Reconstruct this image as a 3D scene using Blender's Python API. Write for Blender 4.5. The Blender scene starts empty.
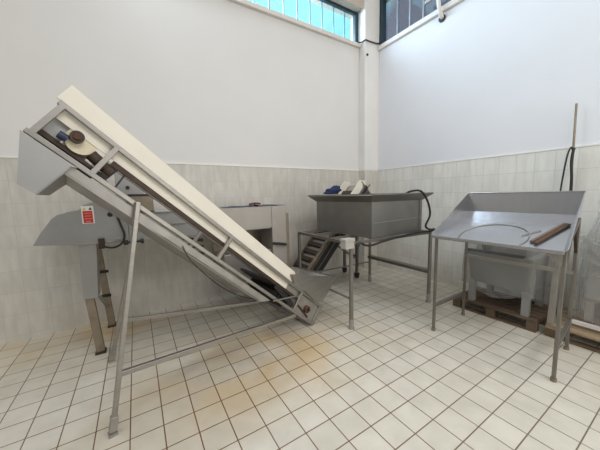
import bpy, bmesh, math, random
from mathutils import Vector, Matrix
random.seed(7)
C = bpy.context.scene.collection
V = Vector

# ------------------------------------------------------------------ materials
def new_mat(name):
    m = bpy.data.materials.new(name); m.use_nodes = True
    nt = m.node_tree
    return m, nt, nt.nodes['Principled BSDF']

def mat(name, col, rough=.5, metal=0., var=.12, scale=6., stretch=(1, 1, 1), bump=0., col2=None):
    """plain procedural material: base colour broken up by a noise of its own"""
    m, nt, b = new_mat(name)
    tc = nt.nodes.new('ShaderNodeTexCoord'); mp = nt.nodes.new('ShaderNodeMapping')
    mp.inputs['Scale'].default_value = stretch
    nz = nt.nodes.new('ShaderNodeTexNoise'); nz.inputs['Scale'].default_value = scale
    nz.inputs['Detail'].default_value = 5
    cr = nt.nodes.new('ShaderNodeValToRGB')
    c2 = col2 or tuple(c*(1-var) for c in col)
    cr.color_ramp.elements[0].position = .32; cr.color_ramp.elements[1].position = .68
    cr.color_ramp.elements[0].color = (*c2, 1); cr.color_ramp.elements[1].color = (*col, 1)
    L = nt.links.new
    L(tc.outputs['Object'], mp.inputs['Vector']); L(mp.outputs[0], nz.inputs['Vector'])
    L(nz.outputs['Fac'], cr.inputs['Fac']); L(cr.outputs[0], b.inputs['Base Color'])
    b.inputs['Roughness'].default_value = rough; b.inputs['Metallic'].default_value = metal
    if bump:
        bp = nt.nodes.new('ShaderNodeBump'); bp.inputs['Strength'].default_value = bump
        bp.inputs['Distance'].default_value = .01
        L(nz.outputs['Fac'], bp.inputs['Height']); L(bp.outputs[0], b.inputs['Normal'])
    return m

def tile_mat(name, w, h, axes, tcol, tcol2, gcol, mortar, rough, gcol2=None, stains=False, off=(0, 0), vein=(1, 1, 1)):
    m, nt, b = new_mat(name); L = nt.links.new; N = nt.nodes.new
    tc = N('ShaderNodeTexCoord'); sp = N('ShaderNodeSeparateXYZ'); cb = N('ShaderNodeCombineXYZ')
    L(tc.outputs['Object'], sp.inputs[0])
    for i, a in enumerate(axes):
        ad = N('ShaderNodeMath'); ad.operation = 'ADD'; ad.inputs[1].default_value = off[i] + 40*(w, h)[i]
        L(sp.outputs['XYZ'.index(a)], ad.inputs[0]); L(ad.outputs[0], cb.inputs[i])
    br = N('ShaderNodeTexBrick'); br.offset = 0; br.squash = 1
    br.inputs['Scale'].default_value = 1; br.inputs['Brick Width'].default_value = w
    br.inputs['Row Height'].default_value = h; br.inputs['Mortar Size'].default_value = mortar
    br.inputs['Mortar Smooth'].default_value = .3; br.inputs['Bias'].default_value = 0
    L(cb.outputs[0], br.inputs['Vector'])
    nz = N('ShaderNodeTexNoise'); nz.inputs['Scale'].default_value = 5; nz.inputs['Detail'].default_value = 6
    mp = N('ShaderNodeMapping'); mp.inputs['Scale'].default_value = vein
    L(tc.outputs['Object'], mp.inputs[0]); L(mp.outputs[0], nz.inputs['Vector'])
    cr = N('ShaderNodeValToRGB'); cr.color_ramp.elements[0].position = .35; cr.color_ramp.elements[1].position = .65
    cr.color_ramp.elements[0].color = (*tcol2, 1); cr.color_ramp.elements[1].color = (*tcol, 1)
    L(nz.outputs['Fac'], cr.inputs['Fac'])
    tone = N('ShaderNodeMix'); tone.data_type = 'RGBA'; tone.blend_type = 'MULTIPLY'; tone.inputs[0].default_value = 1
    br.inputs['Color1'].default_value = (1, 1, 1, 1); br.inputs['Color2'].default_value = (.93, .93, .92, 1)
    br.inputs['Mortar'].default_value = (1, 1, 1, 1)
    L(cr.outputs[0], tone.inputs['A']); L(br.outputs['Color'], tone.inputs['B'])
    tile_out = tone.outputs['Result']
    g = N('ShaderNodeRGB'); g.outputs[0].default_value = (*gcol, 1); grout_out = g.outputs[0]
    if stains:
        # rust-brown dirt in the joints and on some tiles under the conveyor
        n2 = N('ShaderNodeTexNoise'); n2.inputs['Scale'].default_value = 1.6; n2.inputs['Detail'].default_value = 5
        L(tc.outputs['Object'], n2.inputs['Vector'])
        gm = N('ShaderNodeMix'); gm.data_type = 'RGBA'
        gm.inputs['B'].default_value = (*gcol2, 1); L(g.outputs[0], gm.inputs['A'])
        def blob(cx, cy, rx, ry):
            mm = N('ShaderNodeMapping'); mm.inputs['Location'].default_value = (-cx/rx, -cy/ry, 0)
            mm.inputs['Scale'].default_value = (1/rx, 1/ry, 0)
            ln = N('ShaderNodeVectorMath'); ln.operation = 'LENGTH'
            mr = N('ShaderNodeMapRange'); mr.inputs['From Min'].default_value = 1.0; mr.inputs['From Max'].default_value = .25
            L(tc.outputs['Object'], mm.inputs[0]); L(mm.outputs[0], ln.inputs[0]); L(ln.outputs['Value'], mr.inputs['Value'])
            return mr.outputs[0]
        bl = blob(.55, .15, 1.5, .9); bl2 = blob(-1.1, 1.75, 1.5, .6)
        mx = N('ShaderNodeMath'); mx.operation = 'MAXIMUM'; L(bl, mx.inputs[0]); L(bl2, mx.inputs[1])
        L(blob(.2, -.1, 3.2, 2.4), gm.inputs[0]); grout_out = gm.outputs['Result']
        st = N('ShaderNodeMapRange'); st.inputs['From Min'].default_value = .36; st.inputs['From Max'].default_value = .62
        L(n2.outputs['Fac'], st.inputs['Value'])
        ml = N('ShaderNodeMath'); ml.operation = 'MULTIPLY'; L(st.outputs[0], ml.inputs[0]); L(mx.outputs[0], ml.inputs[1])
        m2 = N('ShaderNodeMath'); m2.operation = 'MULTIPLY'; m2.inputs[1].default_value = .75; L(ml.outputs[0], m2.inputs[0])
        sm = N('ShaderNodeMix'); sm.data_type = 'RGBA'; sm.inputs['B'].default_value = (.52, .36, .16, 1)
        L(m2.outputs[0], sm.inputs[0]); L(tile_out, sm.inputs['A']); tile_out = sm.outputs['Result']
    fin = N('ShaderNodeMix'); fin.data_type = 'RGBA'
    L(br.outputs['Fac'], fin.inputs[0]); L(tile_out, fin.inputs['A']); L(grout_out, fin.inputs['B'])
    L(fin.outputs['Result'], b.inputs['Base Color'])
    b.inputs['Roughness'].default_value = rough
    bp = N('ShaderNodeBump'); bp.inputs['Strength'].default_value = .35; bp.inputs['Distance'].default_value = .002
    bp.invert = True
    L(br.outputs['Fac'], bp.inputs['Height']); L(bp.outputs[0], b.inputs['Normal'])
    return m

def film_mat(name, col, opacity, rough):
    m, nt, b = new_mat(name); L = nt.links.new; N = nt.nodes.new
    tr = N('ShaderNodeBsdfTransparent'); mx = N('ShaderNodeMixShader')
    nz = N('ShaderNodeTexNoise'); nz.inputs['Scale'].default_value = 2.2; nz.inputs['Detail'].default_value = 2
    nz.inputs['Distortion'].default_value = 1.5
    tc = N('ShaderNodeTexCoord'); L(tc.outputs['Object'], nz.inputs['Vector'])
    mr = N('ShaderNodeMapRange'); mr.inputs['From Min'].default_value = .35; mr.inputs['From Max'].default_value = .65
    mr.inputs['To Min'].default_value = opacity*.85; mr.inputs['To Max'].default_value = min(1, opacity*1.15)
    L(nz.outputs['Fac'], mr.inputs['Value']); L(mr.outputs[0], mx.inputs[0])
    b.inputs['Base Color'].default_value = (*col, 1); b.inputs['Roughness'].default_value = rough
    bp = N('ShaderNodeBump'); bp.inputs['Strength'].default_value = .15; bp.inputs['Distance'].default_value = .02
    L(nz.outputs['Fac'], bp.inputs['Height']); L(bp.outputs[0], b.inputs['Normal'])
    L(tr.outputs[0], mx.inputs[1]); L(b.outputs[0], mx.inputs[2])
    L(mx.outputs[0], nt.nodes['Material Output'].inputs['Surface'])
    return m

def glass_mat(name, col, gloss):
    m, nt, b = new_mat(name); L = nt.links.new; N = nt.nodes.new
    nt.nodes.remove(b)
    tr = N('ShaderNodeBsdfTransparent'); tr.inputs[0].default_value = (*col, 1)
    gl = N('ShaderNodeBsdfGlossy'); gl.inputs['Roughness'].default_value = .05
    mx = N('ShaderNodeMixShader')
    mx.inputs[0].default_value = gloss; L(tr.outputs[0], mx.inputs[1]); L(gl.outputs[0], mx.inputs[2])
    L(mx.outputs[0], nt.nodes['Material Output'].inputs['Surface'])
    return m

M = dict(
    paint_left=mat('white_wall_paint', (.735, .72, .695), .85, 0, .03, 1.5),
    paint_right=mat('white_wall_paint_skylit', (.745, .755, .785), .85, 0, .03, 1.5),  # same white paint, with cool window light put into its colour
    pillar=mat('pillar_paint', (.80, .785, .755), .8, 0, .05, 3),
    sill=mat('sill_paint', (.74, .70, .65), .7, 0, .08, 4),
    lintel=mat('lintel_concrete', (.55, .47, .40), .9, 0, .12, 4),
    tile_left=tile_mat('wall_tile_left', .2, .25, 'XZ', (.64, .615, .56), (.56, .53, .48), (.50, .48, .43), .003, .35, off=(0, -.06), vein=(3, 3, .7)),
    tile_right=tile_mat('wall_tile_right_lit', .2, .25, 'YZ', (.78, .775, .73), (.70, .69, .645), (.56, .55, .51), .003, .35, off=(0, -.06), vein=(3, 3, .7)),  # same tile as the left wall, brighter light put into its colour
    floor=tile_mat('floor_tile', .2, .2, 'XY', (.60, .565, .485), (.53, .495, .42), (.16, .135, .10), .0044, .42,
                   gcol2=(.15, .075, .03), stains=True),
    steel=mat('stainless_steel', (.37, .35, .325), .38, .85, .14, 5, (1, 1, 6)),
    steel_dull=mat('dull_stainless_steel', (.42, .40, .375), .5, .75, .2, 7),
    steel_tank=mat('tank_steel', (.31, .30, .28), .42, .85, .16, 4),
    steel_table=mat('brushed_tray_steel', (.48, .483, .495), .27, .9, .08, 6, (1, 6, 1)),
    steel_grey=mat('grey_sheet_steel', (.37, .365, .355), .5, .55, .12, 4),
    steel_pale=mat('pale_sheet_steel', (.40, .37, .335), .5, .45, .12, 4),
    steel_brown=mat('soiled_brown_steel', (.33, .27, .20), .6, .5, .3, 9),
    steel_leg=mat('leg_tube_steel', (.24, .222, .195), .45, .7, .18, 9),
    cream=mat('cream_plastic', (.80, .75, .65), .5, 0, .06, 3),
    cream_old=mat('yellowed_cream_plastic', (.72, .64, .46), .5, 0, .12, 8),
    black=mat('black_rubber', (.018, .017, .016), .6, 0, .3, 10),
    brown=mat('dark_brown_housing', (.06, .035, .022), .5, .2, .4, 12),
    blue=mat('blue_paint', (.025, .04, .085), .5, .1, .3, 12),
    cloth=mat('blue_cloth', (.02, .035, .11), .9, 0, .4, 20),
    teal=mat('dark_teal_frame', (.02, .05, .068), .5, .1, .2, 8),
    bar=mat('window_bar_paint', (.08, .24, .30), .5, .1, .2, 8),
    slatgrey=mat('grey_mullion', (.34, .38, .43), .5, .2, .15, 8),
    red=mat('sign_red', (.55, .025, .025), .5, 0, .1, 6),
    white=mat('sign_white', (.82, .80, .76), .5, 0, .05, 6),
    yellow=mat('sign_yellow', (.75, .58, .12), .5, 0, .05, 6),
    offwhite=mat('offwhite_plastic', (.45, .43, .39), .5, 0, .1, 8),
    shroud=mat('pale_machine_paint', (.31, .31, .295), .55, .1, .1, 4),
    wood=mat('pallet_wood', (.155, .105, .068), .85, 0, .45, 4, (8, 1, 8)),
    wood_pale=mat('pale_pallet_wood', (.40, .30, .19), .85, 0, .4, 4, (8, 1, 8)),
    woodend=mat('dark_pallet_block', (.16, .11, .07), .9, 0, .4, 9),
    strip_brown=mat('brown_wood_strip', (.10, .055, .035), .7, 0, .4, 14),
    rust=mat('rusty_steel', (.15, .065, .04), .7, .2, .5, 20),
    film=film_mat('clear_stretch_film', (.55, .55, .535), .26, .32),
    film_white=film_mat('milky_stretch_film', (.40, .40, .385), .32, .35),
    pane=glass_mat('clear_window_glass', (.96, 1, 1), .06),
    pane_grey=glass_mat('grey_window_glass', (.86, .88, .92), .12),
)

# ------------------------------------------------------------------ mesh helpers
class MB:
    def __init__(s, o=(0, 0, 0)):
        s.bm = bmesh.new(); s.o = V(o)
    def face(s, pts):
        vs = [s.bm.verts.new(V(p)-s.o) for p in pts]
        s.bm.faces.new(vs); return s
    def hexa(s, lo, hi):            # two quads of matching corners
        a = [s.bm.verts.new(V(p)-s.o) for p in lo]; b = [s.bm.verts.new(V(p)-s.o) for p in hi]
        n = len(a)
        s.bm.faces.new(a[::-1]); s.bm.faces.new(b)
        for i in range(n):
            s.bm.faces.new((a[i], a[(i+1) % n], b[(i+1) % n], b[i]))
        return s
    def box(s, x0, x1, y0, y1, z0, z1):
        return s.hexa([(x0, y0, z0), (x1, y0, z0), (x1, y1, z0), (x0, y1, z0)],
                      [(x0, y0, z1), (x1, y0, z1), (x1, y1, z1), (x0, y1, z1)])
    def prism(s, poly, ext):        # planar polygon swept along ext
        e = V(ext); return s.hexa([V(p) for p in poly], [V(p)+e for p in poly])
    def beam(s, p, q, w, h, up=(0, 0, 1), p_up=None):
        p, q = V(p), V(q); d = (q-p).normalized(); u = V(up)
        if abs(d.dot(u)) > .98: u = V((0, 1, 0))
        r = d.cross(u).normalized(); u = r.cross(d).normalized()
        c = [(-w/2, -h/2), (w/2, -h/2), (w/2, h/2), (-w/2, h/2)]
        return s.hexa([p+r*a+u*b for a, b in c], [q+r*a+u*b for a, b in c])
    def angle(s, p, q, w, t, r, u):  # L profile
        p, q, r, u = V(p), V(q), V(r), V(u)
        c = [(0, 0), (w, 0), (w, t), (t, t), (t, w), (0, w)]
        return s.hexa([p+r*a+u*b for a, b in c], [q+r*a+u*b for a, b in c])
    def cyl(s, p, q, r, n=20, r2=None):
        p, q = V(p), V(q); d = (q-p).normalized()
        a = d.orthogonal().normalized(); b = d.cross(a); r2 = r if r2 is None else r2
        f = lambda c, R: [c+(a*math.cos(2*math.pi*i/n)+b*math.sin(2*math.pi*i/n))*R for i in range(n)]
        return s.hexa(f(p, r), f(q, r2))
    def tube(s, pts, r, n=8, smooth=4):
        P = [V(p) for p in pts]
        if smooth > 1 and len(P) > 2:
            Q = []
            for i in range(len(P)-1):
                p0 = P[max(i-1, 0)]; p1 = P[i]; p2 = P[i+1]; p3 = P[min(i+2, len(P)-1)]
                for k in range(smooth):
                    t = k/smooth
                    Q.append(.5*((2*p1)+(p2-p0)*t+(2*p0-5*p1+4*p2-p3)*t*t+(3*p1-p0-3*p2+p3)*t**3))
            P = Q+[P[-1]]
        rings = []; a = None
        for i, p in enumerate(P):
            d = (P[min(i+1, len(P)-1)]-P[max(i-1, 0)]).normalized()
            a = d.orthogonal().normalized() if a is None else (a-d*a.dot(d)).normalized()
            b = d.cross(a)
            rings.append([s.bm.verts.new(p+(a*math.cos(2*math.pi*k/n)+b*math.sin(2*math.pi*k/n))*r-s.o) for k in range(n)])
        for A, B in zip(rings, rings[1:]):
            for k in range(n):
                f = s.bm.faces.new((A[k], A[(k+1) % n], B[(k+1) % n], B[k])); f.smooth = True
        s.bm.faces.new(rings[0][::-1]); s.bm.faces.new(rings[-1])
        return s
    def build(s, name, m, parent=None, bevel=0, thick=0, loc=None):
        bmesh.ops.recalc_face_normals(s.bm, faces=s.bm.faces[:])
        if thick:
            bmesh.ops.solidify(s.bm, geom=s.bm.faces[:], thickness=thick)
        me = bpy.data.meshes.new(name); s.bm.to_mesh(me); s.bm.free()
        me.materials.append(M[m] if isinstance(m, str) else m)
        o = bpy.data.objects.new(name, me); C.objects.link(o)
        if parent: o.parent = parent
        elif s.o.length: o.location = s.o
        if bevel:
            b = o.modifiers.new('edge', 'BEVEL'); b.width = bevel; b.segments = 2; b.limit_method = 'ANGLE'
        return o

def tag(o, label, cat, group=None):
    o['label'] = label; o['category'] = cat
    if group: o['group'] = group
    return o
def thing(name, loc, label, cat, rz=0, group=None):
    o = bpy.data.objects.new(name, None); C.objects.link(o); o.empty_display_size = .1
    o.location = loc; o.rotation_euler = (0, 0, rz)
    return tag(o, label, cat, group)
def struct(o):
    o['kind'] = 'structure'; return o

# ------------------------------------------------------------------ the room
YL, XR = 1.99, 4.02            # left wall plane, right wall plane
TH = 2.06                      # top of the wall tiles
X0, Y0 = -5.0, -6.0            # how far the room runs out of the picture
struct(MB().box(X0, XR+.3, Y0, YL+.3, -.1, 0).build('floor', 'floor'))
SILL, TOPW, ZT = 4.54, 5.15, 5.75
# left wall: tiled dado, white upper wall, lintel above the window band
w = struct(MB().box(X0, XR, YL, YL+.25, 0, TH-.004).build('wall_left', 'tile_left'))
struct(MB().box(X0, 3.62, YL+.008, YL+.25, TH-.004, SILL-.07).build('wall_left_upper', 'paint_left'))
struct(MB().box(X0, 3.62, YL-.05, YL+.25, SILL-.07, SILL).build('trim_1', 'sill', bevel=.008))
struct(MB().box(X0, 3.62, YL-.10, YL+.25, TOPW, ZT).build('wall_left_lintel', 'lintel'))
# right wall
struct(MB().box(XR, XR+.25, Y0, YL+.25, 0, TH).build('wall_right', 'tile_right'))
struct(MB().box(XR+.008, XR+.25, Y0, YL+.25, TH, SILL-.09).build('wall_right_upper', 'paint_right'))
struct(MB().box(XR-.05, XR+.25, Y0, 1.83, SILL-.09, SILL-.01).build('trim_2', 'sill', bevel=.008))
struct(MB().box(XR-.05, XR+.25, Y0, YL, 5.45, ZT).build('wall_right_lintel', 'lintel'))
# corner pillar
struct(MB().box(3.62, XR+.02, 1.83, YL+.25, 0, TH-.01).build('wall_corner', 'tile_left'))
struct(MB().box(3.625, XR+.02, 1.835, YL+.25, TH-.01, ZT).build('wall_corner_upper', 'pillar', bevel=.01))
# thin bright edge where the tiles end
struct(MB().box(X0, 3.62, YL-.006, YL+.008, TH-.004, TH+.012).build('trim_3', 'white'))
struct(MB().box(XR-.006, XR+.008, Y0, 1.83, TH, TH+.016).build('trim_4', 'white'))

# window in the left wall: dark teal frame, pane and bars
def window_left():
    wf = struct(MB().box(X0, 3.62, YL+.04, YL+.09, SILL, SILL+.06)
                .box(X0, 3.62, YL+.04, YL+.09, TOPW-.05, TOPW)
                .box(3.54, 3.62, YL+.03, YL+.10, SILL, TOPW).build('window_1', 'teal'))
    MB().box(X0, 3.54, YL+.06, YL+.066, SILL+.06, TOPW-.05).build('window_pane', 'pane', wf)
    x = 3.32
    k = 0
    while x > -1.5:
        MB().box(x-.009, x+.009, YL+.10, YL+.12, SILL, TOPW).build('window_bar', 'bar', wf)
        x -= .272
window_left()
def window_right():
    wf = struct(MB().box(XR+.05, XR+.10, -3.2, 1.83, SILL-.01, SILL+.03)
                .box(XR+.05, XR+.10, -3.2, 1.83, 5.40, 5.45)
                .box(XR-.0, XR+.10, 1.75, 1.83, SILL-.01, 5.45).build('window_2', 'teal'))
    MB().box(XR+.07, XR+.076, -3.2, 1.75, SILL+.03, 5.40).build('window_pane', 'pane_grey', wf)
    y = 1.44
    while y > -1.8:
        MB().box(XR+.045, XR+.068, y-.012, y+.012, SILL, 5.45).build('window_mullion', 'slatgrey', wf)
        y -= .27
window_right()

tag(MB((3.6, 1.8, SILL)).tube([(3.54, 1.93, SILL+.0), (3.60, 1.90, SILL+.005), (3.61, 1.815, SILL+.01), (3.75, 1.815, SILL+.015),
                              (3.95, 1.815, SILL+.03), (4.0, 1.79, SILL+.05)], .012).build('wall_cable', 'black'),
    'thin dark cable wrapped around the corner pillar at window sill height', 'cable')
tag(MB((3.66, 1.83, 4.3)).cyl((3.68, 1.84, 4.30), (3.68, 1.815, 4.30), .022, 12).build('wall_plug', 'black'),
    'small dark plug in the face of the corner pillar below the cable', 'plug')
t = thing('wall_conduit', (4.0, .55, 4.40), 'bent beige conduit entering a hole in the right wall below the window', 'pipe')
MB((4.0, .55, 4.40)).tube([(4.02, .52, 4.38), (3.95, .51, 4.40), (3.90, .51, 4.50), (3.90, .54, 4.70), (3.92, .60, 4.80), (3.92, .62, 5.2)], .03, 10).build('pipe', 'sill', t)
MB((4.0, .55, 4.40)).cyl((4.03, .525, 4.37), (4.008, .525, 4.37), .055, 16).build('wall_hole', 'black', t)
MB((4.0, .55, 4.40)).beam((3.97, .80, 4.74), (3.93, .55, 4.72), .03, .05).build('bracket', 'steel_dull', t)

# ------------------------------------------------------------------ inclined conveyor (front left)
ANG = math.atan2(.223, .975)
ca, sa = .7535, .6574
W = .62
cv = thing('inclined_conveyor', (1.266, .388, 0),
           'long stainless inclined conveyor with cream side guard, head chute and feed funnel', 'conveyor', ANG)
def P(l, h, t=0.):            # along the incline, square to it, across
    return V((-ca*l+sa*h, t, sa*l+ca*h))
LEN, HT, RS = 2.977, .245, .031
for t0 in (0, W):
    # each side frame: two rails and four cross bars
    b = MB()
    for h in (.012, HT):
        b.beam(P(-.02, h, t0), P(LEN+.01, h, t0), RS, RS, up=P(0, 1)-P(0, 0))
    for l in (.012, .426, 1.578, 2.637, 2.96):
        b.beam(P(l, .012, t0), P(l, HT, t0), RS*1.05, RS*1.05, up=P(1, 0)-P(0, 0))
    b.build('side_frame', 'steel', cv, bevel=.004)
for l in (.06, 2.92):
    MB().beam(P(l, .010, .02), P(l, .010, W-.02), RS*.9, RS*.9, up=P(0, 1)-P(0, 0)).build('cross_bar', 'steel_dull', cv)
def rounded_strip(l0, l1, h0, h1, r, t, th, rtop=True):
    pts = [P(l1, h0, t), P(l0, h0, t)]
    for k in range(7):
        a = math.pi/2*k/6
        pts.append(P(l0+r-r*math.cos(a), h1-r+r*math.sin(a), t))
    pts.append(P(l1, h1, t))
    return MB().prism(pts, (0, th, 0))
for t0, gh in ((0., .372), (W-.012, .33)):
    rounded_strip(.63, LEN+.03, HT+.014, gh, .06, t0, .012).build('side_guard', 'cream', cv)
for t0 in (.024,):
    MB().prism([P(.66, .168, t0), P(LEN-.02, .168, t0), P(LEN-.02, .232, t0), P(.66, .232, t0)], (0, .010, 0)).build('skirt_board', 'cream', cv)
    MB().prism([P(.44, .168, t0), P(.66, .168, t0), P(.66, .232, t0), P(.44, .232, t0)], (0, .010, 0)).build('skirt_end_plate', 'steel_dull', cv)
# carrying belt: top run, lower drum wrap and cleats
for t0 in (.02,):
    MB().prism([P(.40, .140, t0), P(2.60, .132, t0), P(2.60, .166, t0), P(.40, .166, t0)], (0, .03, 0)).build('belt_slide', 'brown', cv)
b = MB().prism([P(.42, .140, .05), P(.94, .140, .05), P(.94, .163, .05), P(.42, .163, .05)], (0, W-.10, 0))
b.cyl(P(.62, .085, .05), P(.62, .085, W-.05), .078, 24)
b.build('conveyor_belt', 'black', cv)
for k in range(6):
    a = -2.6+k*.62
    p = P(.62+.078*math.cos(a), .085+.078*math.sin(a), .05); q = P(.62+.135*math.cos(a), .085+.118*math.sin(a), .05)
    MB().beam((p+q)/2-V((0, 0, 0)), (p+q)/2+V((0, W-.10, 0)), .045, .016, up=(q-p)).build('belt_cleat', 'black', cv)
MB().beam(P(.45, .06, .02), P(.82, .13, .02), .012, .05, up=P(0, 1)-P(0, 0)).build('belt_scraper', 'black', cv)
# lower end plate with bearing
MB().prism([P(.03, .03, .012), P(.41, .03, .012), P(.41, .225, .012), P(.03, .225, .012)], (0, .006, 0)).build('end_plate', 'steel_dull', cv)
bb = MB().cyl(P(.221, .115, .012), P(.221, .115, -.022), .042, 20).build('bearing', 'rust', cv)
MB().cyl(P(.221, .115, -.02), P(.221, .115, -.045), .017, 14).build('shaft_end', 'black', bb)
MB().beam(P(.40, .10, .005), P(.14, .045, .005), .012, .018, up=P(0, 1)-P(0, 0)).build('tension_bolt', 'brown', cv)
MB().beam(P(.79, -.02, -.03), P(.47, .19, -.03), .012, .012, up=P(0, 1)-P(0, 0)).build('tie_rod', 'steel', cv)
# drip tray below the frame
pan = MB()
for t0 in (.0, W-.006):
    pan.prism([P(.80, -.03, t0), P(2.80, -.012, t0), P(2.80, -.072, t0), P(2.3, -.078, t0), P(.92, -.098, t0)], (0, .006, 0))
pan.prism([P(.92, -.092, 0), P(2.3, -.074, 0), P(2.80, -.068, 0), P(2.80, -.060, 0), P(2.3, -.066, 0), P(.92, -.084, 0)], (0, W, 0))
pan.build('drip_tray', 'steel_dull', cv)
# head: drive drum, gear motor, cover plate, discharge chute
dr = MB().cyl(P(2.785, .148, .03), P(2.785, .148, W-.05), .082, 28).build('head_drum', 'cream_old', cv)
MB().cyl(P(2.815, .145, .03), P(2.815, .145, -.012), .036, 18).build('drum_bearing', 'brown', dr)
MB().cyl(P(2.815, .145, -.012), P(2.815, .145, -.025), .018, 14).build('drum_shaft', 'rust', dr)
mo = MB().cyl(P(2.71, .118, .05), P(2.60, .10, .05), .036, 18).cyl(P(2.60, .10, .05), P(2.56, .095, .05), .042, 18).build('gear_motor', 'brown', cv)
MB().cyl(P(2.885, .10, .02), P(2.84, .105, .02), .022, 14).build('motor_coupling', 'blue', mo)
MB().beam(P(2.585, .015, .05), P(2.565, .165, .05), .05, .05, up=P(1, 0)-P(0, 0)).build('motor_mount', 'black', cv)
for p, q in ((P(2.62, .05, .03), P(2.49, .015, .03)), (P(2.50, .14, .03), P(2.49, .015, .03))):
    MB().beam(p, q, .010, .010).build('motor_strut', 'black', cv)
MB().prism([P(LEN-.01, .075, .06), P(2.86, .065, .06), P(2.80, .21, .06), P(LEN-.01, .225, .06)], (0, .008, 0)).build('head_cover', 'steel_grey', cv)
MB().prism([P(LEN-.02, .045, .05), P(2.60, .045, .05), P(2.60, .062, .05), P(LEN-.02, .075, .05)], (0, W-.1, 0)).build('head_bed', 'brown', cv)
ch = MB()
A = [(-2.262, 1.960), (-2.301, 1.678), (-2.235, 1.622), (-2.075, 1.78), (-2.045, 1.775)]
B = [(-2.262, 1.960), (-2.250, 1.66), (-2.168, 1.628), (-2.035, 1.735), (-2.01, 1.745)]
va = [V((x, -.02, z)) for x, z in A]; vb = [V((x, W+.02, z)) for x, z in B]
ch.face(va); ch.face(vb)
ch.face([va[0], va[1], vb[1], vb[0]]); ch.face([va[1], va[2], vb[2], vb[1]])
ch.face([va[2], va[3], vb[3], vb[2]]); ch.face([va[3], va[4], vb[4], vb[3]])
ch.build('discharge_chute', 'steel_grey', cv, thick=.006)
# feed funnel at the foot
fu = MB()
n0 = [(-.335, .715), (.47, .49), (.155, .262), (.02, .31), (-.14, .48), (-.30, .615)]
far = [(x, z) for x, z in n0]
fa = [V((x, -.03, z)) for x, z in n0]; fb = [V((x, W+.03, z)) for x, z in n0]
fu.face(fa); fu.face(fb)
fu.face([fa[1], fa[2], fb[2], fb[1]]); fu.face([fa[2], fa[3], fb[3], fb[2]])
fu.face([fa[4], fa[3], fb[3], fb[4]]); fu.face([fa[0], fa[5], fb[5], fb[0]])
fu.build('feed_funnel', 'steel', cv, thick=.006)
fr = MB()
fr.beam(fa[0], fa[1], .02, .014); fr.beam(fb[0], fb[1], .02, .014); fr.beam(fa[1], fb[1], .02, .014)
fr.build('funnel_rim', 'steel', cv)
# legs and floor braces
for (p, q) in (((-1.746, -.03, 1.56), (-2.023, -.03, .02)), ((-1.59, W+.02, 1.42), (-1.867, .945, .02))):
    lg = MB().beam(p, q, .031, .031, up=(1, 0, 0)).build('leg', 'steel', cv, bevel=.004)
    d = (V(q)-V(p)).normalized(); e = V(q)-d*.01
    MB().beam(e-d*.10, e, .044, .044, up=(1, 0, 0)).build('leg_foot', 'steel_dull', lg, bevel=.004)
    MB().box(q[0]-.025, q[0]+.025, q[1]-.025, q[1]+.025, 0, .02).build('foot_plate', 'steel_dull', lg)
for (p, q) in (((-1.95, -.03, .405), (-.31, -.03, .243)), ((-1.79, .86, .42), (-.33, W, .225))):
    MB().beam(p, q, .03, .036).build('brace', 'steel', cv, bevel=.003)
MB().tube([P(1.90, -.05, -.012), P(1.78, -.11, -.012), P(1.55, -.150, -.012), P(1.37, -.163, -.012), P(1.17, -.145, -.012), P(1.0, -.10, -.012)], .0035).build('power_cable', 'black', cv)

# ------------------------------------------------------------------ washing machine against the left wall
mo_ = (-.1, 1.45, 0)
wm = thing('washing_machine', mo_, 'long grey washing trough with hooded outlet, along the left wall behind the inclined conveyor', 'machine')
def mm(): return MB(mo_)
NY, FY = 1.10, 1.80
prof = [(-.53, 1.14), (-.94, 1.155), (-1.255, 1.184), (-1.199, 1.287), (-1.12, 1.40), (-1.061, 1.45), (-1.003, 1.468), (-.914, 1.482), (-.87, 1.536), (-.753, 1.572), (-.70, 1.615), (-.53, 1.618)]
b = mm(); b.face([(x, NY, z) for x, z in prof]); b.face([(x, FY, z) for x, z in prof])
for i in range(2, len(prof)-1):
    (xa, za), (xb, zb) = prof[i], prof[i+1]
    b.face([(xa, NY, za), (xb, NY, zb), (xb, FY, zb), (xa, FY, za)])
b.build('outlet_hood', 'steel_grey', wm, thick=.005)
mm().tube([(-.99, NY-.006, 1.21), (-.95, NY-.006, 1.165), (-.90, NY-.006, 1.158), (-.60, NY-.006, 1.16)], .007, 6).box(-.66, -.60, NY-.02, NY, 1.18, 1.205).build('hood_hinge', 'steel_dull', wm)
mm().cyl((-.669, NY-.001, 1.432), (-.669, NY-.006, 1.432), .024, 18).build('port_hole', 'black', wm)
# leg box and legs
mm().hexa([(-.955, NY+.01, .61), (-.84, NY+.01, .60), (-.84, NY+.22, .60), (-.955, NY+.22, .61)],
          [(-.945, NY+.01, 1.17), (-.805, NY+.01, 1.17), (-.805, NY+.22, 1.17), (-.945, NY+.22, 1.17)]).build('leg_housing', 'steel_grey', wm)
for (p, q) in (((-.915, NY+.06, .64), (-.872, NY+.06, .02)), ((-.885, 1.80, 1.17), (-.815, 1.80, .02))):
    lg = mm().beam(p, q, .07, .06, up=(0, 1, 0)).build('leg', 'steel_brown', wm, bevel=.004)
    mm().box(q[0]-.045, q[0]+.045, q[1]-.045, q[1]+.045, 0, .022).build('leg_foot', 'brown', lg)
    if p[1] > 1.5:
        for z in (.40, .70):
            mm().box(-.90, -.79, 1.74, 1.765, z, z+.03).build('leg_clamp', 'black', lg)
mm().beam((-.84, NY+.09, .60), (-.84, 1.76, .28), .03, .02).build('leg_tie', 'steel_dull', wm)
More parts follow.
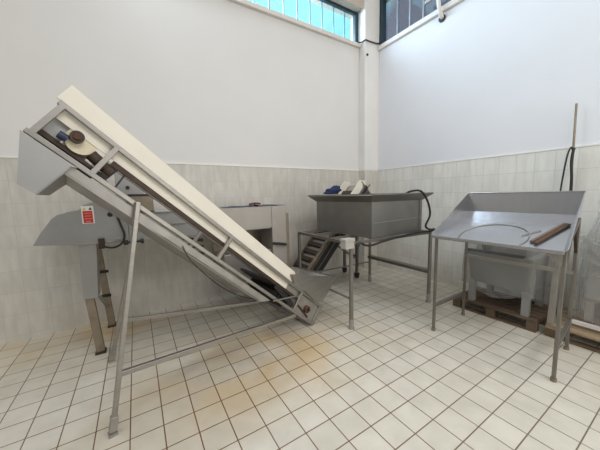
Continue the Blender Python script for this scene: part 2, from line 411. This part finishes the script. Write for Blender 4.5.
# trough body
b = mm().box(-.53, 1.10, NY+.01, FY, 1.135, 1.435)
b.build('trough_body', 'steel_grey', wm, bevel=.006)
mm().box(.40, 1.12, NY, NY+.012, 1.15, 1.44).build('front_panel', 'steel_pale', wm)
mm().box(-.42, .42, NY-.006, NY+.016, 1.425, 1.437).box(-.30, .42, NY-.006, NY+.01, 1.29, 1.297).build('trough_rim', 'steel', wm)
mm().box(1.115, 1.335, NY-.01, FY, .02, 1.435).build('end_cabinet', 'steel_pale', wm, bevel=.006)
mm().box(1.336, 1.40, NY+.03, NY+.10, .02, 1.33).build('drain_pipe_cover', 'steel_brown', wm)
mm().box(.42, 1.115, NY+.42, NY+.44, .84, 1.135).build('back_panel', 'steel_brown', wm)
mm().box(.46, 1.112, NY+.05, FY-.02, .45, .84).build('lower_body', 'steel_dull', wm, bevel=.006)
for x in (1.08,):
    lg = mm().beam((x, FY-.08, .46), (x, FY-.08, .02), .05, .05, up=(0, 1, 0)).build('leg', 'steel_dull', wm)
    mm().box(x-.04, x+.04, FY-.12, FY-.04, 0, .022).build('leg_foot', 'brown', lg)
for k in range(3):
    mm().beam((.0+.03*k, NY+.10, 1.10-.085*k), (.22, NY+.10, 1.06-.085*k), .05, .035).build('step_rung', 'brown', wm)
mm().beam((1.11, NY-.02, .93), (1.30, NY-.06, .90), .03, .035).build('handle', 'black', wm)
# feed cover above the trough, seen through the conveyor
b = mm()
b.hexa([(-.61, NY+.04, 1.52), (-.26, NY+.04, 1.43), (-.26, FY-.15, 1.43), (-.61, FY-.15, 1.52)],
       [(-.60, NY+.04, 1.90), (-.44, NY+.04, 1.84), (-.44, FY-.15, 1.84), (-.60, FY-.15, 1.90)])
b.build('feed_cover', 'steel_grey', wm, bevel=.005)
mm().cyl((-.50, NY+.04, 1.70), (-.50, NY+.025, 1.70), .018, 14).build('cover_knob', 'black', wm)
cb = mm().box(-.50, -.28, NY-.03, NY+.15, 1.45, 1.625).build('control_box', 'steel_brown', wm, bevel=.004)
mm().box(-.505, -.275, NY-.036, NY-.03, 1.61, 1.63).build('control_box_lid', 'black', cb)
mm().tube([(-.635, NY-.01, 1.58), (-.625, NY-.025, 1.48), (-.59, NY-.03, 1.33), (-.565, NY-.03, 1.22), (-.59, NY-.03, 1.14), (-.66, NY-.03, 1.10), (-.735, NY-.02, 1.115), (-.76, NY-.01, 1.16)], .010).build('power_cable', 'black', wm)
mm().box(-.785, -.735, NY-.035, NY-.005, 1.10, 1.20).build('cable_socket', 'brown', wm)
mm().beam((-.58, NY-.01, 1.135), (-.40, NY-.01, 1.135), .02, .018).cyl((-.58, NY-.01, 1.135), (-.54, NY-.01, 1.135), .024, 12).cyl((-.43, NY-.01, 1.135), (-.40, NY-.01, 1.135), .024, 12).build('tension_rod', 'black', wm)
# warning sign on the hood
sg = mm().box(-0.890, -0.796, NY-.012, NY-.005, 1.355, 1.525).build('warning_sign', 'white', wm)
sg['label'] = 'red and white warning sign'
mm().box(-0.880, -0.806, NY-.0145, NY-.011, 1.362, 1.478).build('sign_red_field', 'red', sg)
b = mm()
for k in range(4):
    z = 1.46-.026*k; wd = (.058, .05, .058, .04)[k]
    b.box(-.843-wd/2, -.843+wd/2, NY-.0165, NY-.013, z-.010, z)
b.build('sign_text_lines', mat('sign_pale_red', (.62, .20, .17), .5, 0, .1, 6), sg)
for x in (-.866, -.82):
    mm().prism([(x-.014, NY-.0145, 1.488), (x+.014, NY-.0145, 1.488), (x, NY-.0145, 1.513)], (0, .002, 0)).build('sign_symbol', 'yellow' if x < -.85 else 'brown', sg)

# crumpled blue sheet lying on the trough
b = MB((.95, 1.3, 1.437)); nx, ny = 26, 7
g = [[b.bm.verts.new((-.44+.88*i/nx, -.14+.28*j/ny, .004+.030*max(0, math.sin(i*.9+j*.5)*math.sin(i*.37))*(1-abs(2*i/nx-1))+.004*random.random())) for j in range(ny+1)] for i in range(nx+1)]
for i in range(nx):
    for j in range(ny):
        b.bm.faces.new((g[i][j], g[i+1][j], g[i+1][j+1], g[i][j+1]))
tag(b.build('plastic_sheet', 'blue'), 'dark blue crumpled sheet lying on top of the trough by the left wall', 'sheet')
b = MB((.93, 1.22, 1.45))
b.tube([(.84, 1.20, 1.472), (.89, 1.19, 1.482), (.94, 1.20, 1.484), (1.0, 1.19, 1.474)], .013)
tag(b.build('rag', mat('maroon_rubber', (.14, .03, .045), .6, 0, .2, 9)), 'small dark red rag lying on the crumpled blue sheet', 'rag')

# ------------------------------------------------------------------ tank on its stand (middle)
tx0, tx1, ty0, ty1 = 1.95, 2.93, .07, 1.20
so = (2.32, .6, 0)
ts = thing('tank_stand', so, 'tubular steel stand with four legs and a lower shelf bar under the steel tank', 'stand')
LEGS = [(1.60, .055), (3.045, .0), (1.60, 1.18), (3.045, 1.13)]
for x, y in LEGS:
    lg = MB(so).cyl((x, y, .03), (x, y, 1.02), .024, 16).build('leg', 'steel_leg', ts)
    MB(so).cyl((x, y, .0), (x, y, .02), .036, 16).cyl((x, y, .02), (x, y, .12), .028, 16).build('leg_foot', 'steel_dull', lg)
b = MB(so)
for i, j in ((0, 1), (0, 2), (2, 3), (1, 3)):
    b.beam((*LEGS[i], 1.018), (*LEGS[j], 1.018), .034, .034)
b.beam((1.6, .45, 1.018), (3.045, .42, 1.018), .034, .034).beam((1.6, .85, 1.018), (3.045, .82, 1.018), .034, .034)
b.build('top_frame', 'steel_leg', ts)
MB(so).beam((3.04, .0, .455), (3.04, 1.13, .455), .10, .045).build('shelf_bar', 'steel_leg', ts)
MB(so).cyl((1.6, .055, .36), (1.6, 1.18, .36), .013, 10).build('lower_rail', 'steel_leg', ts)
MB(so).cyl((1.6, 1.18, .36), (3.045, 1.13, .36), .013, 10).build('lower_rail', 'steel_leg', ts)
jb = MB(so).box(1.47, 1.60, .0, .09, .97, 1.075).build('junction_box', 'offwhite', ts, bevel=.008)
jb['label'] = 'off-white junction box'
MB(so).box(1.465, 1.605, -.006, .095, 1.055, 1.085).build('box_lid', 'offwhite', jb, bevel=.004)

to = (2.44, .635, 1.036)
tk = thing('steel_tank', to, 'big open rectangular steel tank with flared rim, resting on the tubular stand', 'tank')
zb, zt, zr, fl = 1.036, 1.475, 1.560, .10
b = MB(to)
lo = [(tx0, ty0), (tx1, ty0), (tx1, ty1), (tx0, ty1)]
hi = [(tx0-fl, ty0-fl), (tx1+fl, ty0-fl), (tx1+fl, ty1+fl), (tx0-fl, ty1+fl)]
b.face([(x, y, zb+.002) for x, y in lo])
for i in range(4):
    j = (i+1) % 4
    b.face([(*lo[i], zb), (*lo[j], zb), (*lo[j], zt), (*lo[i], zt)])
b.build('tank_body', 'steel_tank', tk, thick=.006)
b = MB(to)
for i in range(4):
    j = (i+1) % 4
    b.face([(*lo[i], zt), (*lo[j], zt), (*hi[j], zr), (*hi[i], zr)])
    b.face([(*hi[i], zr), (*hi[j], zr), (*hi[j], zr+.014), (*hi[i], zr+.014)])
b.build('flared_rim', 'steel_tank', tk, thick=.005)
MB(to).beam((tx0+.03, ty0-.008, 1.22), (tx1-.02, ty0-.008, 1.235), .006, .010).beam((tx1-.05, ty0-.006, zb), (tx1-.05, ty0-.006, zt), .006, .02).build('weld_seam', 'steel_dull', tk)

ho = (2.8, -.05, 1.05)
tag(MB(ho).tube([(2.64, .16, 1.46), (2.60, .08, 1.57), (2.64, -.03, 1.603), (2.72, -.06, 1.585), (2.80, -.075, 1.50), (2.86, -.085, 1.38), (2.875, -.085, 1.26), (2.83, -.06, 1.13),
                  (2.92, -.06, 1.075), (3.06, -.045, 1.065), (2.98, -.05, 1.045), (2.75, -.045, 1.055), (2.4, -.03, 1.035), (2.05, -.02, 1.005), (1.88, .0, .975), (1.76, .0, .99), (1.70, .005, 1.02), (1.655, .01, .97), (1.645, .01, .86), (1.66, .015, .76)], .0135, 10)
    .build('rubber_hose', 'black'), 'black rubber hose hanging over the tank rim and along the stand', 'hose')

# crumpled cloth on the rear rim
b = MB((2.33, 1.27, 1.60)); bmesh.ops.create_icosphere(b.bm, subdivisions=3, radius=1)
for v in b.bm.verts:
    k = 1+.22*math.sin(5*v.co.x+3*v.co.y)+.15*math.sin(7*v.co.z+4*v.co.x)
    v.co = V((v.co.x*.15*k, v.co.y*.06*k, max(-.02, v.co.z*.062*k+.035+.03*v.co.x)))
for f in b.bm.faces: f.smooth = True
tag(b.build('cloth_bundle', 'cloth'), 'crumpled dark blue cloth lying on the rear rim of the steel tank', 'cloth')

# ------------------------------------------------------------------ cleated elevator behind the tank
eo = (2.6, 1.6, 0)
ev = thing('cleated_elevator', eo, 'steep elevator conveyor with brown cleats rising behind the steel tank', 'conveyor')
def Q(l, h, y): return V((2.09+.669*l-.743*h, y, .40+.743*l+.669*h))
EN, EF = 1.38, 1.82
UPE = Q(0, 1, 0)-Q(0, 0, 0)
for y in (EN, EF):
    s = MB(eo).beam(Q(-.42, .035, y), Q(1.72, .035, y), .03, .07, up=UPE).build('side_rail', 'black', ev)
    MB(eo).beam(Q(-.40, .082, y-.012), Q(1.70, .082, y-.012), .03, .016, up=UPE).build('rail_edge', 'steel_leg', s)
    MB(eo).beam(Q(-.40, .125, y), Q(1.30, .125, y), .02, .05, up=UPE).build('side_lip', 'steel_brown', ev)
    MB(eo).beam(Q(-.40, -.02, y-.01), Q(1.70, -.02, y-.01), .03, .02, up=UPE).build('lower_edge', 'steel_leg', ev)
    MB(eo).beam(Q(-.36, -.08, y), Q(1.66, -.08, y), .03, .10, up=UPE).build('lower_side_plate', 'black', ev)
MB(eo).prism([Q(-.40, .075, EN+.015), Q(1.72, .075, EN+.015), Q(1.72, .088, EN+.015), Q(-.40, .088, EN+.015)], (0, EF-EN-.03, 0)).build('belt', 'steel_pale', ev)
for k in range(13):
    l = -.30+k*.15
    MB(eo).beam(Q(l, .115, EN+.02), Q(l, .115, EF-.02), .075, .055, up=UPE).build('cleat', 'brown', ev)
for y in (EN-.005, EF-.02):
    MB(eo).prism([Q(1.25, .10, y), Q(1.74, .10, y), Q(1.78, .13, y), Q(1.70, .24, y), Q(1.25, .24, y)], (0, .018, 0)).build('guard_board', 'cream', ev)
MB(eo).beam(Q(1.70, .20, EN), (3.33, EN, 1.55), .025, .02).beam((3.12, EN, 1.57), (3.30, EN, 1.74), .025, .02).beam((3.12, EN, 1.55), (3.12, EN, 1.76), .022, .02).build('head_bracket', 'steel_brown', ev)
MB(eo).cyl(Q(1.70, .04, EN), Q(1.70, .04, EF), .045, 16).build('head_roller', 'steel_dull', ev)
for x, y in ((2.99, 1.40), (3.04, 1.80)):
    zt_ = .40+(x-2.09)*1.1106-.04
    lg = MB(eo).beam((x, y, .09), (x, y, zt_), .045, .045).build('leg', 'steel_leg', ev)
    MB(eo).cyl((x, y-.02, .045), (x, y+.02, .045), .045, 16).box(x-.04, x+.04, y-.03, y+.03, .06, .10).build('castor', 'black', lg)
for y in (EN, EF):
    lg = MB(eo).beam((1.87, y, .18), (1.87, y, .02), .045, .045).build('leg', 'steel_leg', ev)
    MB(eo).box(1.83, 1.91, y-.04, y+.04, 0, .022).build('leg_foot', 'black', lg)
MB(eo).beam((2.99, 1.40, .36), (2.45, 1.40, .72), .03, .03).build('leg_brace', 'steel_leg', ev)
MB(eo).beam((2.99, 1.40, .42), (3.04, 1.80, .42), .03, .03).build('leg_tie', 'steel_leg', ev)

# ------------------------------------------------------------------ sorting table (right)
so2 = (2.7, -1.0, 0)
st = thing('sorting_table', so2, 'stainless tray table with sloping top, back panel and triangular sides, front right', 'table')
def S(): return MB(so2)
xf, xb_, yl, yr = 2.33, 3.05, -.455, -1.53
ylb, yrb = -.455, -1.445
zf, zbk, ztop = 1.098, 1.335, 1.552
b = S()
b.face([(xf, yl, zf), (xf, yr, zf), (xb_, yrb, zbk), (xb_, ylb, zbk)])
b.build('tray', 'steel_table', st, thick=.006)
b = S(); b.face([(xb_, ylb, zbk), (xb_, yrb, zbk), (xb_+.02, yrb-.025, ztop), (xb_+.02, ylb, ztop)])
b.build('back_panel', 'steel_table', st, thick=.006)
for y, yb in ((yl, ylb), (yr, yrb)):
    b = S(); e = .0 if y == yl else -.025
    b.face([(xf, y, zf), (xb_, yb, zbk), (xb_+.02, yb+e, ztop), (xf-.005, y+e, zf+.02)])
    b.build('side_panel', 'steel_table', st, thick=.006)
S().beam((xf-.004, yl+.003, zf-.008), (xf-.004, yr-.003, zf-.008), .012, .03).build('front_lip', 'steel_table', st, bevel=.003)
S().beam((xb_+.022, ylb, ztop), (xb_+.022, yrb-.025, ztop), .014, .014).build('rolled_edge', 'steel_table', st, bevel=.003)
# thin darker ring arc on the tray surface
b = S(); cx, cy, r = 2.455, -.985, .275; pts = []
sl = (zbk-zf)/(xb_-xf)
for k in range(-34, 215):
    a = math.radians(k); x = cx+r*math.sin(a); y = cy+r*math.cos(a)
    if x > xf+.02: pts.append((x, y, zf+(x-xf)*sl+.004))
b.tube(pts, .006, 6, 1).build('tray_ring', 'steel', st)
TL = [(2.345, -.505, 1.08), (2.375, -1.525, 1.08), (3.01, -.497, 1.31), (3.06, -1.445, 1.31)]
for x, y, z in TL:
    lg = S().beam((x, y, .03), (x, y, z), .026, .026).build('leg', 'steel_leg', st, bevel=.003)
    S().cyl((x, y, 0), (x, y, .03), .021, 14).build('leg_foot', 'steel_brown', lg)
S().beam((2.345, -.505, .30), (3.01, -.497, .30), .03, .035).build('side_rail', 'steel_leg', st)
S().beam((2.375, -1.525, .30), (3.06, -1.445, .30), .03, .035).build('side_rail', 'steel_leg', st)
S().beam((3.01, -.497, .78), (3.06, -1.445, .78), .03, .035).build('rear_rail', 'steel', st)
S().beam((2.345, -.505, 1.08), (2.375, -1.525, 1.08), .025, .025).build('front_rail', 'steel_leg', st)
S().beam((2.345, -.50, 1.075), (3.01, -.497, 1.295), .025, .025).build('bearer', 'steel_leg', st)
S().beam((2.375, -1.52, 1.075), (3.06, -1.445, 1.295), .025, .025).build('bearer', 'steel_leg', st)
S().beam((2.80, -.497, 1.22), (3.01, -.497, 1.06), .022, .022).build('corner_brace', 'steel_leg', st)
S().beam((2.60, -1.50, 1.14), (2.40, -1.52, .93), .022, .022).build('corner_brace', 'steel_leg', st)
S().beam((2.86, -1.465, 1.24), (3.055, -1.446, .98), .022, .022).build('corner_brace', 'brown', st)
S().prism([(2.35, -1.40, 1.075), (2.35, -1.52, 1.075), (2.35, -1.52, .97)], (.01, 0, 0)).build('gusset_plate', 'steel', st)

def on_tray(x, y, up): return V((x, y, zf+(x-xf)*sl+up))
def slat(name, p, q, w, h, m, label):
    a, c = on_tray(*p, h/2+.005), on_tray(*q, h/2+.005); o = on_tray(*p, .005)
    return tag(MB(o).beam(a, c, w, h, up=(-.3, 0, 1)).build(name, m, bevel=.003), label, 'strip', 'strips lying in the tray')
slat('wooden_strip', (2.385, -1.335), (2.80, -1.440), .026, .018, 'strip_brown', 'thick dark brown strip in the tray, nearest the right side panel')
slat('wooden_strip', (2.41, -1.30), (2.82, -1.410), .024, .014, mat('tan_strip', (.17, .105, .07), .7, 0, .3, 10), 'paler brown strip in the tray, alongside the thick dark one')
slat('metal_rod', (2.52, -1.195), (2.66, -1.29), .010, .010, 'steel_dull', 'short thin grey rod in the tray left of the brown strips')

# ------------------------------------------------------------------ pallets
def pallet(x0, x1, y0, y1, label, m):
    o = ((x0+x1)/2, (y0+y1)/2, 0)
    t = thing('wooden_pallet', o, label, 'pallet', 0, 'wooden pallets')
    n = 6; wd = (x1-x0)/n
    for k in range(n):
        MB(o).box(x0+k*wd+.008, x0+(k+1)*wd-.012, y0, y1, .112, .132).build('deck_board', m, t)
    for y in (y0, (y0+y1)/2-.045, y1-.09):
        MB(o).box(x0, x1, y, y+.09, .092, .112).build('cross_board', m, t)
        for x in (x0, (x0+x1)/2-.045, x1-.09):
            MB(o).box(x, x+.09, y, y+.09, .018, .092).build('block', 'woodend', t)
    for x in (x0, (x0+x1)/2-.045, x1-.09):
        MB(o).box(x, x+.09, y0, y1, 0, .018).build('bottom_board', 'woodend', t)
    return t
pallet(3.20, 3.88, -1.165, -.265, 'dark wooden pallet under the wrapped machine behind the tray table', 'wood')
pallet(3.22, 3.98, -2.35, -1.235, 'paler wooden pallet at the right edge under the taller wrapped machine', 'wood_pale')

# ------------------------------------------------------------------ wrapped machine behind the table
wo = (3.55, -.72, .132)
w1 = thing('wrapped_machine', wo, 'pale machine in milky film on the dark pallet behind the tray table', 'machine')
def wmb(): return MB(wo)
wmb().hexa([(3.29, -.43, .40), (3.29, -1.07, .37), (3.82, -1.05, .40), (3.82, -.43, .42)],
           [(3.26, -.39, .80), (3.26, -1.09, .80), (3.84, -1.07, .80), (3.84, -.39, .80)]).build('lower_body', 'shroud', w1, bevel=.01)
wmb().hexa([(3.30, -.46, .80), (3.30, -1.02, .80), (3.80, -1.0, .80), (3.80, -.46, .80)],
           [(3.40, -.55, 1.12), (3.40, -.95, 1.12), (3.75, -.95, 1.12), (3.75, -.55, 1.12)]).build('upper_hopper', 'steel_grey', w1, bevel=.01)
wmb().box(3.235, 3.27, -.40, -1.0, .80, .83).build('top_flange', 'black', w1)
wmb().beam((3.25, -.62, .82), (3.27, -.55, 1.02), .03, .05).build('flange_strut', 'black', w1)
for x, y in ((3.28, -.47), (3.28, -1.04), (3.80, -.47), (3.78, -1.02)):
    wmb().box(x-.03, x+.03, y-.035, y+.035, .132, .42).build('leg', 'shroud', w1)
b = wmb(); cols = 28
ring = []
base = [(3.21, -.36), (3.21, -1.115), (3.88, -1.09), (3.88, -.36)]
def per(u):
    u = (u % 1)*4; i = int(u); f = u-i; a, c = base[i], base[(i+1) % 4]
    return a[0]+(c[0]-a[0])*f, a[1]+(c[1]-a[1])*f
rows = [.30, .45, .62, .80, .98, 1.10]
for j, z in enumerate(rows):
    rr = []
    for i in range(cols*2):
        u = i/(cols*2); x, y = per(u)
        k = (1.0, 1.0, 1.0, .97, .88, .72)[j]
        x = 3.545+(x-3.545)*k; y = -.735+(y+.735)*k
        wob = .010*math.sin(i*1.7+j*2.1)
        zz = z+(.055*math.cos(u*4*2*math.pi)+.02 if j == 0 else 0)
        rr.append(b.bm.verts.new((x+wob-wo[0], y+wob*.6-wo[1], zz-wo[2])))
    ring.append(rr)
for A_, B_ in zip(ring, ring[1:]):
    for i in range(cols*2):
        f = b.bm.faces.new((A_[i], A_[(i+1) % (cols*2)], B_[(i+1) % (cols*2)], B_[i])); f.smooth = True
b.build('stretch_film', 'film_white', w1)

# taller wrapped machine at the right edge
wo2 = (3.62, -1.8, .132)
w2 = thing('wrapped_machine', wo2, 'taller machine in clear creased film, cut off by the right picture edge', 'machine')
def w2b(): return MB(wo2)
w2b().box(3.46, 3.90, -2.25, -1.46, .42, 1.02).build('body', 'shroud', w2, bevel=.012)
w2b().hexa([(3.50, -2.2, 1.02), (3.50, -1.50, 1.02), (3.86, -1.50, 1.02), (3.86, -2.2, 1.02)],
           [(3.56, -2.1, 1.36), (3.56, -1.62, 1.36), (3.82, -1.62, 1.36), (3.82, -2.1, 1.36)]).build('upper_casing', 'steel_grey', w2, bevel=.012)
w2b().box(3.445, 3.46, -2.25, -1.46, .42, .445).build('body_ledge', 'steel_brown', w2)
for x, y in ((3.49, -1.50), (3.49, -2.2), (3.86, -1.50), (3.86, -2.2)):
    w2b().box(x-.03, x+.03, y-.03, y+.03, .132, .44).build('leg', 'steel_dull', w2)
w2b().beam((3.40, -1.40, .18), (3.36, -2.25, .19), .04, .035).build('skid_bar', 'white', w2)
b = w2b(); base2 = [(3.36, -1.40), (3.36, -2.32), (3.95, -2.32), (3.95, -1.40)]
ring = []
for j, z in enumerate([.22, .40, .62, .85, 1.05, 1.22, 1.40, 1.44]):
    rr = []
    for i in range(48):
        u = (i/48)*4; k_ = int(u); f = u-k_; a, c = base2[k_], base2[(k_+1) % 4]
        x = a[0]+(c[0]-a[0])*f; y = a[1]+(c[1]-a[1])*f
        k = (1, 1, 1, .98, .95, .86, .72, .1)[j]
        x = 3.655+(x-3.655)*k; y = -1.86+(y+1.86)*k
        rr.append(b.bm.verts.new((x+.014*math.sin(i*2.3+j*1.3)-wo2[0], y+.012*math.sin(i*1.9+j*2.2)-wo2[1], z+.02*math.sin(i*1.1+j)-wo2[2])))
    ring.append(rr)
for A_, B_ in zip(ring, ring[1:]):
    for i in range(48):
        f = b.bm.faces.new((A_[i], A_[(i+1) % 48], B_[(i+1) % 48], B_[i])); f.smooth = True
b.build('stretch_film', 'film', w2)
fo = w2b()
for k, (p, q) in enumerate((((3.345, -1.42, .92), (3.345, -1.95, .62)), ((3.345, -1.42, 1.10), (3.345, -1.72, .74)), ((3.35, -1.44, .70), (3.345, -2.1, .95)))):
    fo.beam(p, q, .008, .045, up=(0, .5, 1))
fo.build('film_fold', 'film_white', w2)

# steel post standing on the right pallet, and the thin pole by the wall
po = (3.245, -1.30, .132)
t = thing('steel_post', po, 'square grey steel post with black cap standing behind the right table leg', 'post')
MB(po).beam((3.265, -1.265, .132), (3.27, -1.275, .86), .055, .055).build('tube', 'steel_dull', t, bevel=.005)
MB(po).box(3.24, 3.30, -1.305, -1.245, .86, .90).build('end_cap', 'black', t, bevel=.008)

pp = (3.93, -1.20, 0)
t = thing('metal_pole', pp, 'thin tall metal pole upright against the right wall behind the tray table', 'pole')
MB(pp).cyl((3.93, -1.20, .0), (3.95, -1.155, 2.55), .011, 12).build('tube', 'steel_brown', t)
MB(pp).tube([(3.925, -1.165, 2.02), (3.91, -1.155, 2.06), (3.905, -1.13, 1.98), (3.905, -1.11, 1.78), (3.90, -1.095, 1.5), (3.90, -1.10, 1.2)], .009, 8).build('cable', 'black', t)
MB(pp).tube([(3.922, -1.175, 2.05), (3.915, -1.165, 1.9), (3.915, -1.18, 1.7), (3.915, -1.185, 1.5)], .014, 8).build('cable_sleeve', 'black', t)

# ------------------------------------------------------------------ sky and light
wd = bpy.data.worlds.new('sky'); bpy.context.scene.world = wd; wd.use_nodes = True
nt = wd.node_tree; N = nt.nodes.new; L = nt.links.new
bg = nt.nodes['Background']
tc = N('ShaderNodeTexCoord'); sp = N('ShaderNodeSeparateXYZ'); L(tc.outputs['Generated'], sp.inputs[0])
def ramp(sock, stops):
    r = N('ShaderNodeValToRGB'); e = r.color_ramp.elements
    e[0].position, e[0].color = stops[0][0], (*stops[0][1], 1)
    e[1].position, e[1].color = stops[-1][0], (*stops[-1][1], 1)
    for p, c in stops[1:-1]:
        n = e.new(p); n.color = (*c, 1)
    L(sock, r.inputs['Fac']); return r.outputs[0]
base = ramp(sp.outputs['Z'], [(0, (.20, .195, .185)), (.25, (.34, .335, .325)), (.5, (.80, .79, .775)), (.9, (1.16, 1.15, 1.13))])
def mix(fac, a, col):
    m = N('ShaderNodeMix'); m.data_type = 'RGBA'; L(fac, m.inputs[0]); L(a, m.inputs['A']); m.inputs['B'].default_value = (*col, 1)
    return m.outputs['Result']
def band(sock, lo_, hi_):
    m = N('ShaderNodeMapRange'); m.inputs['From Min'].default_value = lo_; m.inputs['From Max'].default_value = hi_
    L(sock, m.inputs['Value']); return m.outputs[0]
c1 = mix(band(sp.outputs['Y'], .42, .55), base, (.42, 1.02, 1.15))     # blue sky beyond the left window
c2 = mix(band(sp.outputs['X'], .625, .665), c1, (.17, .215, .29))        # shaded yard beyond the right window
L(c2, bg.inputs['Color']); bg.inputs['Strength'].default_value = 1.0

def area(name, loc, target, sx, sy, power, col):
    l = bpy.data.lights.new(name, 'AREA'); l.shape = 'RECTANGLE'; l.size = sx; l.size_y = sy; l.energy = power; l.color = col
    o = bpy.data.objects.new(name, l); C.objects.link(o); o.location = loc
    o.rotation_euler = (V(target)-V(loc)).to_track_quat('-Z', 'Y').to_euler(); return o
area('clerestory_daylight', (1.6, -4.6, 5.3), (2.6, .8, 1.0), 5, 1.5, 140, (1, .98, .95))
area('window_daylight', (1.5, 2.5, 5.0), (3.0, -1.2, 1.5), 4.0, .6, 250, (.68, .83, 1.0))

area('right_wall_fill', (2.6, -5.8, 1.5), (3.6, .6, .7), 2.0, 2.2, 55, (1, .96, .90))  # added warm fill, out of view, brightens the lower right wall

# ------------------------------------------------------------------ camera
f_, yaw, pitch, roll = 263.4, 1.0160, .1146, -.0239
cy, sy, cp, sp_ = math.cos(yaw), math.sin(yaw), math.cos(pitch), math.sin(pitch)
fw = V((cp*cy, cp*sy, -sp_)); ri = V((sy, -cy, 0)); up = ri.cross(fw)
r2 = ri*math.cos(roll)+up*math.sin(roll); u2 = -ri*math.sin(roll)+up*math.cos(roll)
cam = bpy.data.cameras.new('camera'); cam.sensor_width = 36; cam.sensor_fit = 'HORIZONTAL'
cam.lens = 36*f_/600; cam.clip_start = .05; cam.clip_end = 100
co = bpy.data.objects.new('camera', cam); C.objects.link(co)
m = Matrix((r2, u2, -fw)).transposed().to_4x4(); m.translation = V((-.4442, -2.1487, 1.5847))
co.matrix_world = m
sc = bpy.context.scene; sc.camera = co
sc.view_settings.view_transform = 'Standard'; sc.view_settings.look = 'None'
sc.view_settings.gamma = 1; sc.view_settings.use_curve_mapping = False
sc.view_settings.exposure = 0.06
